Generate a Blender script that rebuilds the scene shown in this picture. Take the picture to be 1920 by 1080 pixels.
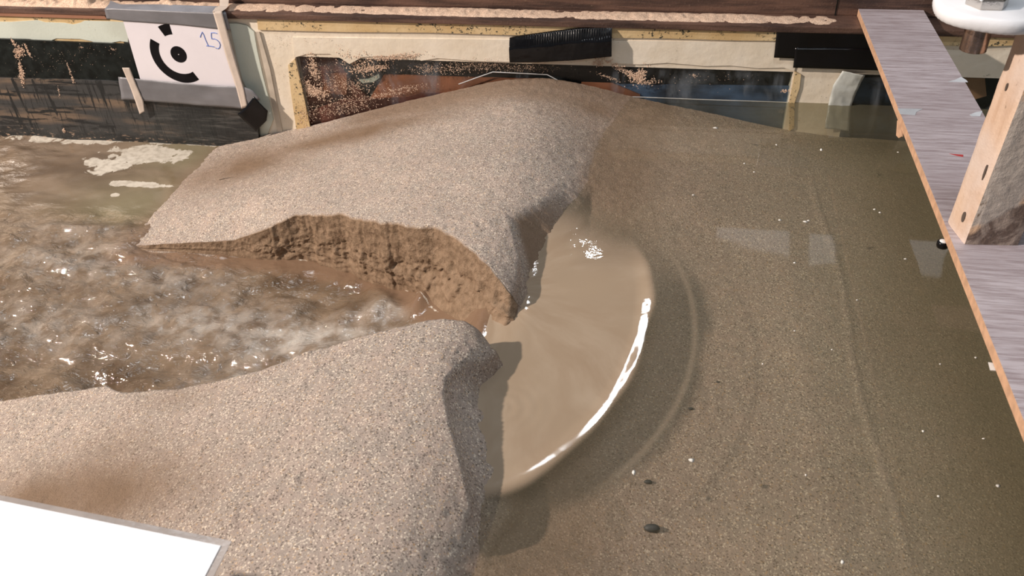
import bpy, bmesh, math, random
import numpy as np
from mathutils import Vector, Matrix

for o in list(bpy.data.objects): bpy.data.objects.remove(o, do_unlink=True)
SC = bpy.context.scene
COL = SC.collection
random.seed(7)
RNG = np.random.RandomState(11)

# ------------------------------------------------------------------ camera (metres; water of the reservoir is z=0)
VZ = np.array([1050-960, 2700-540], float); VY = np.array([1290-960, -670-540], float)
FPX = math.sqrt(-(VZ@VY))
def _d(v):
    r = np.array([v[0], -v[1], -FPX]); return r/np.linalg.norm(r)
_Z = -_d(VZ); _Y = _d(VY); _Y = _Y-_Z*(_Y@_Z); _Y /= np.linalg.norm(_Y); _X = np.cross(_Y, _Z)
R = np.array([_X, _Y, _Z]); CAM = np.array([0, 0, 1.0])
cam = bpy.data.objects.new('camera', bpy.data.cameras.new('camera')); COL.objects.link(cam)
M = Matrix([[*R[0], CAM[0]], [*R[1], CAM[1]], [*R[2], CAM[2]], [0, 0, 0, 1]])
cam.matrix_world = M
cam.data.sensor_width = 36; cam.data.lens = FPX/1920*36; cam.data.clip_start = .02
cam.data.dof.use_dof = True; cam.data.dof.focus_distance = 1.75; cam.data.dof.aperture_fstop = 9
SC.camera = cam
YW = 2.234                                           # face of the far flume wall
def ray(px, py): return R@np.array([px-960, -(py-540), -FPX])
def atz(px, py, z=0.):
    r = ray(px, py); return CAM+r*((z-CAM[2])/r[2])
def aty(px, py, y=YW):
    r = ray(px, py); return CAM+r*((y-CAM[1])/r[1])

# ------------------------------------------------------------------ world, lights, exposure
w = bpy.data.worlds.new('world'); SC.world = w; w.use_nodes = True
w.node_tree.nodes['Background'].inputs[0].default_value = (.50, .56, .66, 1)
w.node_tree.nodes['Background'].inputs[1].default_value = .22
SC.view_settings.view_transform = 'Standard'; SC.view_settings.look = 'None'
SC.view_settings.exposure = 0.0; SC.view_settings.gamma = 1
SC.view_settings.use_curve_mapping = False
def aim(o, t):
    o.rotation_euler = (Vector(t)-o.location).to_track_quat('-Z', 'Y').to_euler()
def area(name, loc, tgt, sx, sy, power, col):
    l = bpy.data.lights.new(name, 'AREA'); l.shape = 'RECTANGLE'; l.size = sx; l.size_y = sy
    l.energy = power; l.color = col
    o = bpy.data.objects.new(name, l); COL.objects.link(o); o.location = loc; aim(o, tgt); return o
key = bpy.data.lights.new('work_lamp', 'SPOT'); key.energy = 2120; key.color = (1, .87, .77)
key.shadow_soft_size = .085; key.spot_size = math.radians(60); key.spot_blend = .4
ko = bpy.data.objects.new('work_lamp', key); COL.objects.link(ko); ko.location = (-5.3, -.35, 3.35); aim(ko, (-.3, 1.4, 0))
area('tube_lamp', (-.2, 1.0, 3.3), (-.2, 1.0, 0), 1.4, .25, 34, (.86, .93, 1))
area('tube_lamp', (1.3, 2.6, 3.3), (1.3, 2.6, 0), 1.4, .12, 10, (.86, .93, 1))
area('camera_side_fill', (.9, -2.4, 2.9), (.4, 1.3, .2), .7, .5, 20, (.90, .95, 1))  # added fill from behind the camera, brightens the post front
area('glint_lamp', (-1.34, 5.0, 2.50), (-.6, 1.2, 0), .34, .10, 6, (.92, .96, 1))  # added lamp, set so the pool rim throws back a highlight
area('glint_lamp', (-.42, 5.0, 2.52), (-.3, 1.2, 0), .16, .09, 3.2, (.92, .96, 1))
area('tube_lamp', (-2.2, 3.0, 3.3), (-2.2, 3.0, 0), 1.4, .12, 16, (.9, .95, 1))

# ------------------------------------------------------------------ helpers
def tag(o, label=None, cat=None, group=None, kind=None):
    if label: o['label'] = label
    if cat: o['category'] = cat
    if group: o['group'] = group
    if kind: o['kind'] = kind
    return o
def link(name, me, mat=None, parent=None):
    o = bpy.data.objects.new(name, me); COL.objects.link(o)
    if mat: me.materials.append(mat)
    if parent: o.parent = parent
    return o
def empty(name, loc=(0, 0, 0)):
    o = bpy.data.objects.new(name, None); COL.objects.link(o); o.location = loc; o.empty_display_size = .02; return o
def mesh(name, vs, fs, mat=None, parent=None, smooth=False):
    me = bpy.data.meshes.new(name); me.from_pydata([tuple(map(float, v)) for v in vs], [], [tuple(f) for f in fs]); me.update()
    if smooth: me.shade_smooth()
    o = link(name, me, mat, parent)
    if parent: o.location = -Vector(parent.location)
    return o
def smoothstep(a, b, x):
    t = np.clip((x-a)/(b-a), 0, 1); return t*t*(3-2*t)
def _h(i, j, k, s):
    n = (i*374761393+j*668265263+k*2147483647//7+s*974634777) & 0xffffffff
    n = ((n ^ (n >> 13))*1274126177) & 0xffffffff
    n = ((n ^ (n >> 16))*2246822519) & 0xffffffff
    return ((n ^ (n >> 15)) & 0xffffff)/float(0xffffff)
def vnoise(x, y, z=0., s=0):
    x = np.asarray(x, float); y = np.asarray(y, float); z = np.asarray(z, float)+0*x
    i, j, k = np.floor(x).astype(np.int64), np.floor(y).astype(np.int64), np.floor(z).astype(np.int64)
    u, v, w_ = x-i, y-j, z-k
    u = u*u*u*(u*(u*6-15)+10); v = v*v*v*(v*(v*6-15)+10); w_ = w_*w_*w_*(w_*(w_*6-15)+10)
    def L(a, b, t): return a+(b-a)*t
    r = L(L(L(_h(i, j, k, s), _h(i+1, j, k, s), u), L(_h(i, j+1, k, s), _h(i+1, j+1, k, s), u), v),
          L(L(_h(i, j, k+1, s), _h(i+1, j, k+1, s), u), L(_h(i, j+1, k+1, s), _h(i+1, j+1, k+1, s), u), v), w_)
    return r*2-1
def fbm(x, y, z=0., o=4, s=0, g=.5):
    a = 1; t = 0; n = 0
    for q in range(o):
        t = t+a*vnoise(np.asarray(x)*2**q, np.asarray(y)*2**q, np.asarray(z)*2**q, s+q*17); n += a; a *= g
    return t/n
def grid(name, X, Y, Z, mat=None, parent=None, attrs=None, uv=None, smooth=True):
    n, m = X.shape
    me = bpy.data.meshes.new(name)
    v = np.stack([X, Y, Z], -1).reshape(-1, 3).astype(np.float32)
    idx = np.arange(n*m).reshape(n, m)
    f = np.stack([idx[:-1, :-1], idx[1:, :-1], idx[1:, 1:], idx[:-1, 1:]], -1).reshape(-1, 4)
    me.vertices.add(len(v)); me.vertices.foreach_set('co', v.ravel())
    me.loops.add(f.size); me.loops.foreach_set('vertex_index', f.ravel().astype(np.int32))
    me.polygons.add(len(f)); me.polygons.foreach_set('loop_start', (np.arange(len(f))*4).astype(np.int32))
    me.update(calc_edges=True); me.validate()
    if smooth: me.shade_smooth()
    for k, a in (attrs or {}).items():
        at = me.attributes.new(k, 'FLOAT', 'POINT'); at.data.foreach_set('value', a.reshape(-1).astype(np.float32))
    if uv is not None:
        u = np.stack(uv, -1).reshape(-1, 2)[f.ravel()].astype(np.float32)
        l = me.uv_layers.new(name='UVMap'); l.data.foreach_set('uv', u.ravel())
    return link(name, me, mat, parent)
def box(name, a, b, mat, parent=None, bevel=0.):
    bm = bmesh.new(); bmesh.ops.create_cube(bm, size=1)
    a = Vector(a); b = Vector(b)
    for v in bm.verts: v.co = Vector(((a[i]+b[i])/2+v.co[i]*(b[i]-a[i]) for i in range(3)))
    if bevel: bmesh.ops.bevel(bm, geom=bm.edges[:], offset=bevel, segments=2, affect='EDGES', profile=.7)
    me = bpy.data.meshes.new(name); bm.to_mesh(me); bm.free(); return link(name, me, mat, parent)
def prism(name, pts, back, mat, parent=None, bevel=0.):
    """closed outline pts (world points) extruded by the vector back."""
    bm = bmesh.new(); back = Vector(back)
    fv = [bm.verts.new(Vector(p)) for p in pts]; f = bm.faces.new(fv)
    r = bmesh.ops.extrude_face_region(bm, geom=[f])
    for v in [g for g in r['geom'] if isinstance(g, bmesh.types.BMVert)]: v.co += back
    bmesh.ops.recalc_face_normals(bm, faces=bm.faces[:])
    bmesh.ops.triangulate(bm, faces=[g for g in bm.faces if len(g.verts) > 4])
    me = bpy.data.meshes.new(name); bm.to_mesh(me); bm.free(); return link(name, me, mat, parent)
def wpoly(name, px, off, thick, mat, parent=None):
    return prism(name, [aty(u, v, YW-off) for u, v in px], (0, thick, 0), mat, parent)
def zpoly(name, px, z, thick, mat, parent=None):
    return prism(name, [atz(u, v, z) for u, v in px], (0, 0, -thick), mat, parent)

# ------------------------------------------------------------------ node material helpers
class NT:
    def __init__(s, name):
        s.m = bpy.data.materials.new(name); s.m.use_nodes = True; s.t = s.m.node_tree; s.n = s.t.nodes
        s.p = s.n['Principled BSDF']; s.out = s.n['Material Output']; s._co = None
    def new(s, ty, **k):
        q = s.n.new(ty)
        for a, b in k.items(): setattr(q, a, b)
        return q
    def lk(s, a, b): s.t.links.new(a, b)
    def co(s, scale=(1, 1, 1), rot=(0, 0, 0), kind='Object'):
        c = s.new('ShaderNodeTexCoord'); mp = s.new('ShaderNodeMapping')
        mp.inputs['Scale'].default_value = scale; mp.inputs['Rotation'].default_value = rot
        s.lk(c.outputs[kind], mp.inputs[0]); return mp.outputs[0]
    def noise(s, co, scale, det=4, rough=.55, dist=0.):
        q = s.new('ShaderNodeTexNoise'); q.inputs['Scale'].default_value = scale; q.inputs['Detail'].default_value = det
        q.inputs['Roughness'].default_value = rough; q.inputs['Distortion'].default_value = dist
        s.lk(co, q.inputs['Vector']); return q.outputs['Fac']
    def voro(s, co, scale, feat='F1', out='Distance'):
        q = s.new('ShaderNodeTexVoronoi', feature=feat); q.inputs['Scale'].default_value = scale
        s.lk(co, q.inputs['Vector']); return q.outputs[out]
    def ramp(s, x, a, b, lo=0., hi=1.):
        q = s.new('ShaderNodeMapRange'); q.interpolation_type = 'SMOOTHSTEP'
        q.inputs['From Min'].default_value = a; q.inputs['From Max'].default_value = b
        q.inputs['To Min'].default_value = lo; q.inputs['To Max'].default_value = hi
        s.lk(x, q.inputs['Value']); return q.outputs['Result']
    def math(s, op, a, b=None):
        q = s.new('ShaderNodeMath', operation=op)
        for i, v in enumerate((a, b)):
            if v is None: continue
            if isinstance(v, (int, float)): q.inputs[i].default_value = v
            else: s.lk(v, q.inputs[i])
        return q.outputs[0]
    def mix(s, f, a, b, mode='MIX'):
        q = s.new('ShaderNodeMix', data_type='RGBA', blend_type=mode)
        if isinstance(f, (int, float)): q.inputs[0].default_value = f
        else: s.lk(f, q.inputs[0])
        for i, v in ((6, a), (7, b)):
            if isinstance(v, tuple): q.inputs[i].default_value = (*v[:3], 1)
            else: s.lk(v, q.inputs[i])
        return q.outputs[2]
    def attr(s, name):
        q = s.new('ShaderNodeAttribute', attribute_name=name); return q.outputs['Fac']
    def bump(s, h, dist, strength=1., normal=None):
        q = s.new('ShaderNodeBump'); q.inputs['Distance'].default_value = dist; q.inputs['Strength'].default_value = strength
        s.lk(h, q.inputs['Height'])
        if normal is not None: s.lk(normal, q.inputs['Normal'])
        return q.outputs['Normal']
    def schlick(s, f0, normal=None):
        g = s.new('ShaderNodeNewGeometry'); v = s.new('ShaderNodeVectorMath', operation='DOT_PRODUCT')
        s.lk(g.outputs['Incoming'], v.inputs[0]); s.lk(normal if normal is not None else g.outputs['Normal'], v.inputs[1])
        x = s.math('POWER', s.math('MAXIMUM', s.math('SUBTRACT', 1.0, s.math('ABSOLUTE', v.outputs['Value'])), 0.0), 5.0)
        return s.math('ADD', s.math('MULTIPLY', x, 1-f0), f0)
    def set(s, col=None, rough=None, metal=None, normal=None, spec=None):
        for k, v in (('Base Color', col), ('Roughness', rough), ('Metallic', metal), ('Normal', normal), ('Specular IOR Level', spec)):
            if v is None: continue
            if isinstance(v, tuple): s.p.inputs[k].default_value = (*v[:3], 1)
            elif isinstance(v, (int, float)): s.p.inputs[k].default_value = v
            else: s.lk(v, s.p.inputs[k])
        return s.m
def plain(name, col, rough=.6, metal=0., var=.12, scale=12, bump=.0004, bscale=150, spec=.5, sc=(1, 1, 1)):
    t = NT(name); c = t.co(sc); n = t.noise(c, scale)
    dk = tuple(x*(1-2*var) for x in col); lt = tuple(min(1, x*(1+var)) for x in col)
    return t.set(t.mix(t.ramp(n, .3, .7), dk, lt), rough, metal, t.bump(t.noise(c, bscale, 3), bump), spec)

# sand ---------------------------------------------------------------
def sand_mat():
    t = NT('damp_sand'); c = t.co()
    big = t.noise(c, 4, 4); mid = t.noise(c, 22, 5, .6); gr = t.noise(c, 420, 3, .7); gv = t.voro(c, 430, out='Color')
    base = t.mix(t.ramp(big, .35, .65), (.408, .322, .270), (.478, .372, .308))
    base = t.mix(t.ramp(mid, .3, .7), base, (.39, .325, .275))
    sep = t.new('ShaderNodeSeparateColor'); t.lk(gv, sep.inputs[0])
    base = t.mix(t.ramp(sep.outputs[0], .80, .92, 0, .75), base, (.13, .10, .08))       # dark grains
    base = t.mix(t.ramp(sep.outputs[1], .82, .95, 0, .75), base, (.84, .72, .58))       # pale grains
    base = t.mix(t.ramp(sep.outputs[2], .93, .98, 0, .5), base, (.62, .40, .20))
    wet = t.attr('wet'); base = t.mix(t.math('MULTIPLY', wet, .95), base, (.21, .132, .078))
    sc = t.attr('scarp')
    rb = t.noise(c, 60, 5, .65)
    scol = t.mix(t.ramp(rb, .30, .70), (.20, .128, .075), (.33, .222, .14))
    base = t.mix(sc, base, scol)
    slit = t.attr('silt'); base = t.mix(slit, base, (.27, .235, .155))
    h1 = t.math('MULTIPLY', t.noise(c, 260, 5, .7), .0034); h2 = t.math('MULTIPLY', t.noise(c, 55, 4, .6), .003)
    h3 = t.math('MULTIPLY', t.attr('crumb'), t.math('ADD', t.math('MULTIPLY', t.noise(c, 90, 5, .7), .006), t.math('MULTIPLY', t.voro(c, 75), .006)))
    h = t.math('ADD', t.math('ADD', h1, h2), h3)
    rough = t.math('SUBTRACT', .85, t.math('MULTIPLY', wet, .25))
    return t.set(base, rough, 0, t.bump(h, 1.0, .8), .35)
SAND = sand_mat()
def loose_sand():
    t = NT('dry_sand'); c = t.co(); n = t.noise(c, 300, 3, .7)
    return t.set(t.mix(t.ramp(n, .35, .65), (.50, .33, .23), (.78, .58, .43)), .9, 0, t.bump(t.noise(c, 200, 4, .7), .002))
DRY = loose_sand()

# ------------------------------------------------------------------ shape of the breached sand dam
PWX = [-3, -1.50, -1.356, -1.026, -.651, -.45, -.36, -.279, -.16, -.057, .149, .395, .5, 3]
PWZ = [-.245, -.235, -.211, -.134, -.024, .030, .043, .043, .022, -.003, -.042, -.088, -.097, -.14]
PMX = [-3, -1.50, -1.356, -.50, -.40, -.24, -.15, 0.0, .395, .5, 3]
PMZ = [-.245, -.235, -.212, .035, .052, .055, .03, -.018, -.088, -.097, -.14]
EY = [.25, .5, .672, .74, .809, .918, 1.045, 1.11, 1.157, 1.24, 1.32, 1.4, 1.46, 1.576, 1.68, 1.8, 2.0, 2.234]
EX = [-.19, -.20, -.200, -.185, -.168, -.190, -.248, -.224, -.240, -.228, -.212, -.198, -.184, -.163, -.146, -.143, -.127, -.056]
TY = [.25, .5, .672, .707, .769, .829, .89, .957, 1.0, 1.055, 1.08, 1.111, 1.14, 1.175, 1.22, 1.28, 1.318, 1.39, 1.447, 1.507, 1.576, 1.678, 1.8, 1.9, 2.0, 2.234]
TX = [-.30, -.31, -.27, -.22, -.218, -.244, -.272, -.299, -.305, -.288, -.255, -.243, -.244, -.262, -.252, -.243, -.240, -.247, -.269, -.291, -.250, -.205, -.200, -.24, -.28, -.28]
def natural(x, y):
    a = smoothstep(1.75, 2.2, y)
    E = np.interp(y, EY, EX); sh = -.056-E
    x = np.where(x < -.34, x, np.where(x < E, -.34+(x+.34)*.284/(E+.34), x+sh*smoothstep(.45, E, x)))
    pm = sum(np.interp(x+d, PMX, PMZ)*w_ for d, w_ in ((-.11, .12), (-.055, .23), (0, .30), (.055, .23), (.11, .12)))
    pw = sum(np.interp(x+d, PWX, PWZ)*w_ for d, w_ in ((-.05, .25), (0, .5), (.05, .25)))
    pm = np.where(x < -.55, np.interp(x, PMX, PMZ), pm)
    return pm*(1-a)+pw*a
def zwater_ch(x): return np.interp(x, [-1.0, -.7, -.55, -.4, -.3, -.25, -.2, -.1], [-.205, -.190, -.160, -.105, -.055, -.025, -.006, -.004])
def edge(pts, zs):
    q = np.array([atz(u, v, z) for (u, v), z in zip(pts, zs)]); q = q[np.argsort(q[:, 0])]; return q[:, 0], q[:, 1], q[:, 2]
# top edge of the channel on the far lobe, its foot at the water, and the rim of the near lobe
FT = edge([(200, 460), (350, 463), (440, 464), (500, 432), (550, 405), (600, 401), (640, 401), (700, 415), (760, 418), (820, 425), (860, 445), (900, 480), (930, 500), (955, 520)],
          [-.206, -.196, -.185, -.115, -.075, -.045, -.02, .009, .033, .047, .052, .053, .054, .055])
FB = edge([(200, 464), (350, 469), (440, 474), (520, 478), (600, 487), (680, 500), (740, 520), (800, 560), (850, 592), (900, 608), (920, 622), (934, 632)],
          [-.207, -.206, -.205, -.201, -.195, -.183, -.16, -.122, -.089, -.045, -.035, -.028])
NTOP = edge([(-300, 790), (0, 750), (120, 735), (200, 724), (230, 736), (330, 730), (420, 713), (500, 690), (560, 668), (640, 640), (700, 622), (790, 600), (870, 598), (900, 606), (921, 624)],
            [-.21, -.185, -.138, -.109, -.093, -.058, -.03, -.007, .008, .03, .041, .052, .053, .054, .055])
def yft(x): return np.interp(x, FT[0], FT[1])+.007*fbm(x*30, x*0+3, 0, 4, 5)*smoothstep(-.98, -.85, x)*smoothstep(-.24, -.28, x)+.004*fbm(x*70, x*0+13, 0, 3, 6)*smoothstep(-.95, -.85, x)*smoothstep(-.24, -.28, x)
def yfb(x): return np.minimum(np.interp(x, FB[0], FB[1])+.004*fbm(x*25, x*0+9, 0, 3, 8), yft(x)-.007)
def ynt(x): return np.interp(x, NTOP[0], NTOP[1])+.003*fbm(x*28, x*0+1, 0, 4, 3)
def zedge(x): return np.interp(x, FT[0], FT[2])          # sagging surface along the channel on the left
def ztop(x, y):
    z = natural(x, y)
    # the far slope sags towards the channel near its foot
    sag = np.interp(x, FT[0], FT[2])-natural(x, np.interp(x, FT[0], FT[1]))
    z = z+np.minimum(sag, 0)*smoothstep(.34, 0, y-np.interp(x, FT[0], FT[1]))*(y > 1.3)
    T = np.interp(y, TY, TX); E = np.interp(y, EY, EX)
    z = z+.004*fbm(x*7, y*7, 0, 3, 21)*smoothstep(.5, .2, x)
    soft = np.maximum(smoothstep(1.58, 1.78, y), smoothstep(.80, .68, y))
    t = np.clip((x-T)/np.maximum(E-T, .012), 0, 2.2)
    zt = natural(T, y)
    face = np.where(t < 1, (zt+.024)*(1-np.clip(t, 0, 1)**(.62+.55*smoothstep(1.38, 1.5, y)))*(1-.35*smoothstep(0, 1, t)*(1-t))-.024, -.024-.07*(t-1))
    rib = .006*fbm(y*75+x*20, x*6, 0, 3, 31)*smoothstep(.05, .5, t)
    cut = np.where(x > T, np.minimum(face+rib, z*0+.2), z)
    foot = -.045*smoothstep(-.1, .25, E+.30-x)-.10*smoothstep(E+.1, E+.6, x)
    scour = np.maximum(cut, np.minimum(natural(x, y), -.045-.03*smoothstep(0, .3, x-E)))
    res = np.where(x > T, scour, z)
    nat = natural(x, y)+.003*fbm(x*7, y*7, 0, 3, 21)
    z = res*(1-soft)+nat*soft
    return z
def zbed(x): return np.interp(x, [-1.6, -1.0, -.7, -.4, -.25, -.15, 0], [-.26, -.26, -.25, -.17, -.08, -.05, -.05])
NX = 560
xs = np.concatenate([np.linspace(-2.6, -1.45, 40)[:-1], np.linspace(-1.45, -.02, 400)[:-1], np.linspace(-.02, .6, 90)[:-1], np.linspace(.6, 2.2, 40)])
XF = xs
ft, fb, nt_ = yft(XF), yfb(XF), ynt(XF)
nb = nt_+.008
def seg(a, b, n): t = np.linspace(0, 1, n)[None]; return a[:, None]*(1-t)+b[:, None]*t
o1 = np.ones_like(XF)
segs = [seg(.22*o1, nt_, 210)[:, :-1], seg(nt_, nb, 6)[:, :-1], seg(nb, fb, 40)[:, :-1], seg(fb, ft, 46)[:, :-1], seg(ft, (YW+.003)*o1, 200)]
YY = np.concatenate(segs, 1); XX = np.repeat(XF[:, None], YY.shape[1], 1)
ZT = ztop(XX, YY)
r01 = np.clip((YY-fb[:, None])/(ft-fb)[:, None], 0, 1)                 # 0 at foot .. 1 at rim on the far bank
n01 = 1-np.clip((YY-nt_[:, None])/(nb-nt_)[:, None], 0, 1)
chan = (YY > nt_[:, None]) & (YY < ft[:, None])
bed = np.minimum(zbed(XX), ZT)
zw = zwater_ch(XX)
zft = ztop(XX, np.repeat(ft[:, None], YY.shape[1], 1)); zfb = np.minimum(zw-.004, zft)
prof = np.where(r01 < .78, r01/.78*.52, .52+(r01-.78)/.22*.48)          # steep upper lip, gentler foot
far = zfb+(zft-zfb)*prof
near = bed+(ZT-bed)*n01
mid = np.where(YY >= fb[:, None], far, np.where(n01 > 0, near, np.minimum(bed+(zfb-bed)*smoothstep(.03, 0, fb[:, None]-YY), ZT)))
ZZ = np.where(chan, np.minimum(mid, ZT), ZT)
scarp = (((r01 > 0.0) & (r01 < .985)) & (XX > -1.36) & (XX < -.235)).astype(float)*smoothstep(-1.36, -1.25, XX)
crumb = scarp*smoothstep(-1.02, -.9, XX)*np.sin(np.pi*np.clip(r01, 0, 1))
YO = YY+crumb*(.022*fbm(XX*24, ZZ*34, YY*24, 5, 41, .62)-.004+.012*np.abs(fbm(XX*38, ZZ*45, YY*38, 3, 44, .6))*smoothstep(.3, .8, r01))
ZZ = ZZ+crumb*.006*fbm(XX*60, YY*60, 0, 4, 47)
# grains and little slides on the surface
for (u, v, z, rx, ry, a) in [(545, 925, .02, .03, .05, 1), (585, 660, .0, .05, .03, .9), (600, 690, .02, .03, .04, .7), (735, 680, .04, .03, .02, .6), (850, 655, .05, .05, .02, .5), (880, 425, .05, .07, .02, .7), (780, 400, .03, .10, .015, .5), (500, 225, -.08, .2, .02, .35), (600, 235, -.03, .25, .015, .4), (60, 800, -.17, .03, .06, .8), (210, 725, -.12, .03, .02, .8), (330, 960, .0, .12, .05, .5), (760, 215, .02, .1, .02, .5)]:
    c = atz(u, v, z); m_ = a*np.exp(-((XX-c[0])/rx)**2-((YY-c[1])/ry)**2)*(~chan)
    ZZ = ZZ+m_*.012*np.maximum(0, fbm(XX*75, YY*75, 0, 4, 55, .65)+.05)
ZZ = ZZ+.0016*fbm(XX*70, YY*70, 0, 3, 51)*(XX < .2)
def blob(x, y, c, r, p=2.): return np.exp(-(((x-c[0])/r[0])**2+((y-c[1])/r[1])**2)**(p/2))
def S(u, v, z=-.03): return atz(u, v, z)
wet = np.zeros_like(XX)
for (u, v, z, rx, ry, a) in [(450, 290, -.12, .22, .13, 1.0), (660, 225, -.03, .34, .08, 1.0), (850, 180, .03, .30, .08, .7), (1100, 190, .03, .15, .12, .9), (1170, 270, 0, .13, .13, .8), (1250, 330, -.02, .12, .1, .45),
                              (110, 890, -.02, .22, .10, 1.1), (180, 820, -.02, .12, .08, .6), (330, 760, -.07, .09, .05, .35), (1130, 330, -.01, .04, .15, .6), (1040, 1010, -.03, .12, .1, .7), (980, 960, 0, .06, .08, .5), (230, 465, -.2, .3, .012, .9), (920, 640, 0, .04, .05, .5)]:
    c = S(u, v, z); wet = np.maximum(wet, a*blob(XX, YY, c, (rx, ry)))
wet = np.clip(wet*(1+.35*fbm(XX*9, YY*9, 0, 4, 61)), 0, 1)
E_ = np.interp(YY, EY, EX)
wet = np.maximum(wet, .75*smoothstep(E_-.05, E_+.015, XX)*smoothstep(.45, .0, XX))
wet = wet*(1-.5*smoothstep(.08, .22, XX-E_))
wet = np.maximum(wet, .55*smoothstep(1.85, 2.1, YY)*smoothstep(-.34, -.2, XX)*smoothstep(.5, .0, XX))
T_ = np.interp(YY, TY, TX)
wet = np.maximum(wet, .95*smoothstep(T_+.005, T_+.03, XX)*smoothstep(E_+.05, E_, XX)*smoothstep(1.75, 1.5, YY)*smoothstep(1.0, 1.2, YY))
wet = np.maximum(wet, .8*smoothstep(2.02, 2.16, YY+.05*fbm(XX*4, YY*4, 0, 3, 66))*smoothstep(-1.0, -.8, XX)*smoothstep(.1, -.1, XX))
# damp face between rim and waterline at the notch, its shadow darkened in too
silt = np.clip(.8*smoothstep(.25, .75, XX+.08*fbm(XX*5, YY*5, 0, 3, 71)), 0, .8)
reflection_line = np.exp(-((XX-.405-.008*np.sin(YY*9))/.005)**2)*smoothstep(.7, .9, YY)*smoothstep(2.05, 1.9, YY)  # thin reflection put in as a paler, raised line of bed sand
silt = silt*(1-.6*reflection_line); ZZ = ZZ+.003*reflection_line
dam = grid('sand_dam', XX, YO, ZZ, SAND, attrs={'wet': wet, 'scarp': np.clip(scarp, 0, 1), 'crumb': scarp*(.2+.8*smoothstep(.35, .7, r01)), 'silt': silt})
tag(dam, 'breached sand dam with a crumbling eroded channel across a flume', 'sand dam', kind='stuff')

# ------------------------------------------------------------------ water
def pool_mat():
    t = NT('reservoir_water'); c = t.co(); n = t.n
    n.remove(t.p)
    turb = t.attr('turb'); deep = t.attr('deep')
    uv = t.co((1, 1, 1), kind='UV')
    st = t.noise(uv, 1.0, 4, .6)
    tr = t.new('ShaderNodeBsdfTransparent')
    t.lk(t.mix(deep, (1, .985, .95), (.72, .70, .56)), tr.inputs[0])
    df = t.new('ShaderNodeBsdfDiffuse')
    cl = t.noise(c, 5, 4, .6)
    tc = t.mix(t.ramp(st, .35, .68), (.355, .262, .18), (.42, .325, .235))
    tc = t.mix(t.ramp(cl, .35, .7), tc, (.37, .28, .195))
    t.lk(t.mix(t.ramp(turb, .05, .6), (.20, .178, .118), tc), df.inputs[0])
    m1 = t.new('ShaderNodeMixShader')
    fac = t.math('MINIMUM', t.math('ADD', t.math('MULTIPLY', turb, .93), t.math('ADD', .05, t.math('MULTIPLY', deep, .42))), .97)
    t.lk(fac, m1.inputs[0]); t.lk(tr.outputs[0], m1.inputs[1]); t.lk(df.outputs[0], m1.inputs[2])
    gl = t.new('ShaderNodeBsdfGlossy'); gl.inputs['Roughness'].default_value = .035
    h = t.math('ADD', t.math('MULTIPLY', t.noise(c, 3.5, 2, .5), .0012), t.math('MULTIPLY', t.math('MULTIPLY', t.attr('rip'), t.noise(uv, 1.3, 3, .5)), .00035))
    h = t.math('ADD', h, t.math('MULTIPLY', t.math('MULTIPLY', t.attr('chop'), t.noise(c, 38, 3, .5)), .0009))
    nm = t.bump(h, 1.0, 1.0)
    t.lk(nm, gl.inputs['Normal'])
    fr = t.schlick(.021, nm)
    m2 = t.new('ShaderNodeMixShader'); t.lk(fr, m2.inputs[0]); t.lk(m1.outputs[0], m2.inputs[1]); t.lk(gl.outputs[0], m2.inputs[2])
    t.lk(m2.outputs[0], t.out.inputs[0]); return t.m
wx = np.concatenate([np.linspace(-.285, .25, 200)[:-1], np.linspace(.25, 2.2, 120)])
wy = np.concatenate([np.linspace(.22, .7, 60)[:-1], np.linspace(.7, 1.75, 320)[:-1], np.linspace(1.75, YW+.002, 60)])
WX, WY = np.meshgrid(wx, wy, indexing='ij')
cxx, cyy = -.285, 1.32
ex = .312; ey = np.where(WY > cyy, .42, .535)
rr = np.sqrt(((WX-cxx)/ex)**2+((WY-cyy)/ey)**2)
ang = np.arctan2((WY-cyy), (WX-cxx))
lip = smoothstep(1.03, .87, rr+.003*fbm(ang*5, rr*0, 0, 2, 83))
lamp_ = .12+.88*smoothstep(.6, .0, ang)
WZ = -(.0085+0*ang)*lip*lamp_-.004*smoothstep(.75, .2, rr)
WZ = WZ-.012*smoothstep(.55, .15, rr)*smoothstep(-.2, -.29, WX)
sw = S(965, 760, 0); d2 = np.hypot(WX-sw[0]+.02, WY-sw[1])
WZ = WZ+.00022*np.sin(d2*300)*np.exp(-(d2/.07)**2)
WZ = WZ+.0002*fbm(ang*5, rr*4, 0, 3, 81)*smoothstep(1, .8, rr)
turb = smoothstep(1.02, .93, rr+.02*fbm(ang*3, rr, 0, 2, 85))*.9
tsoft = smoothstep(1.12, .45, rr+.06*fbm(ang*4, rr*2, 0, 2, 86))*.9
turb = turb+(tsoft-turb)*smoothstep(.3, .8, ang)
turb = np.maximum(turb, .16*smoothstep(1.55, 1.0, rr)*smoothstep(.9, 1.0, rr)*(ang < .9))
rc = np.sqrt(((WX-cxx)/.385)**2+((WY-1.235)/.50)**2)
turb = np.maximum(turb, .36*np.exp(-((rc-1.0)/.022)**2)*smoothstep(.75, .2, ang)*smoothstep(-1.35, -.9, ang))  # faint pale outer arc, drawn into this mask as colour
deep = np.clip(.32*smoothstep(-.15, .35, WX)+.68*smoothstep(.35, .95, WX+.05*fbm(WX*3, WY*3, 0, 3, 88)), 0, 1)
deep = np.maximum(deep, .75*smoothstep(1.9, 2.15, WY)*smoothstep(.1, .4, WX))
pool = grid('reservoir_water', WX, WY, WZ, pool_mat(), attrs={'turb': turb, 'deep': deep, 'rip': smoothstep(.3, .8, rr)*turb, 'chop': turb*smoothstep(.35, .8, ang)}, uv=(ang*4.5+.5*fbm(WX*8, WY*8, 0, 2, 87), rr*2.6))
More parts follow.
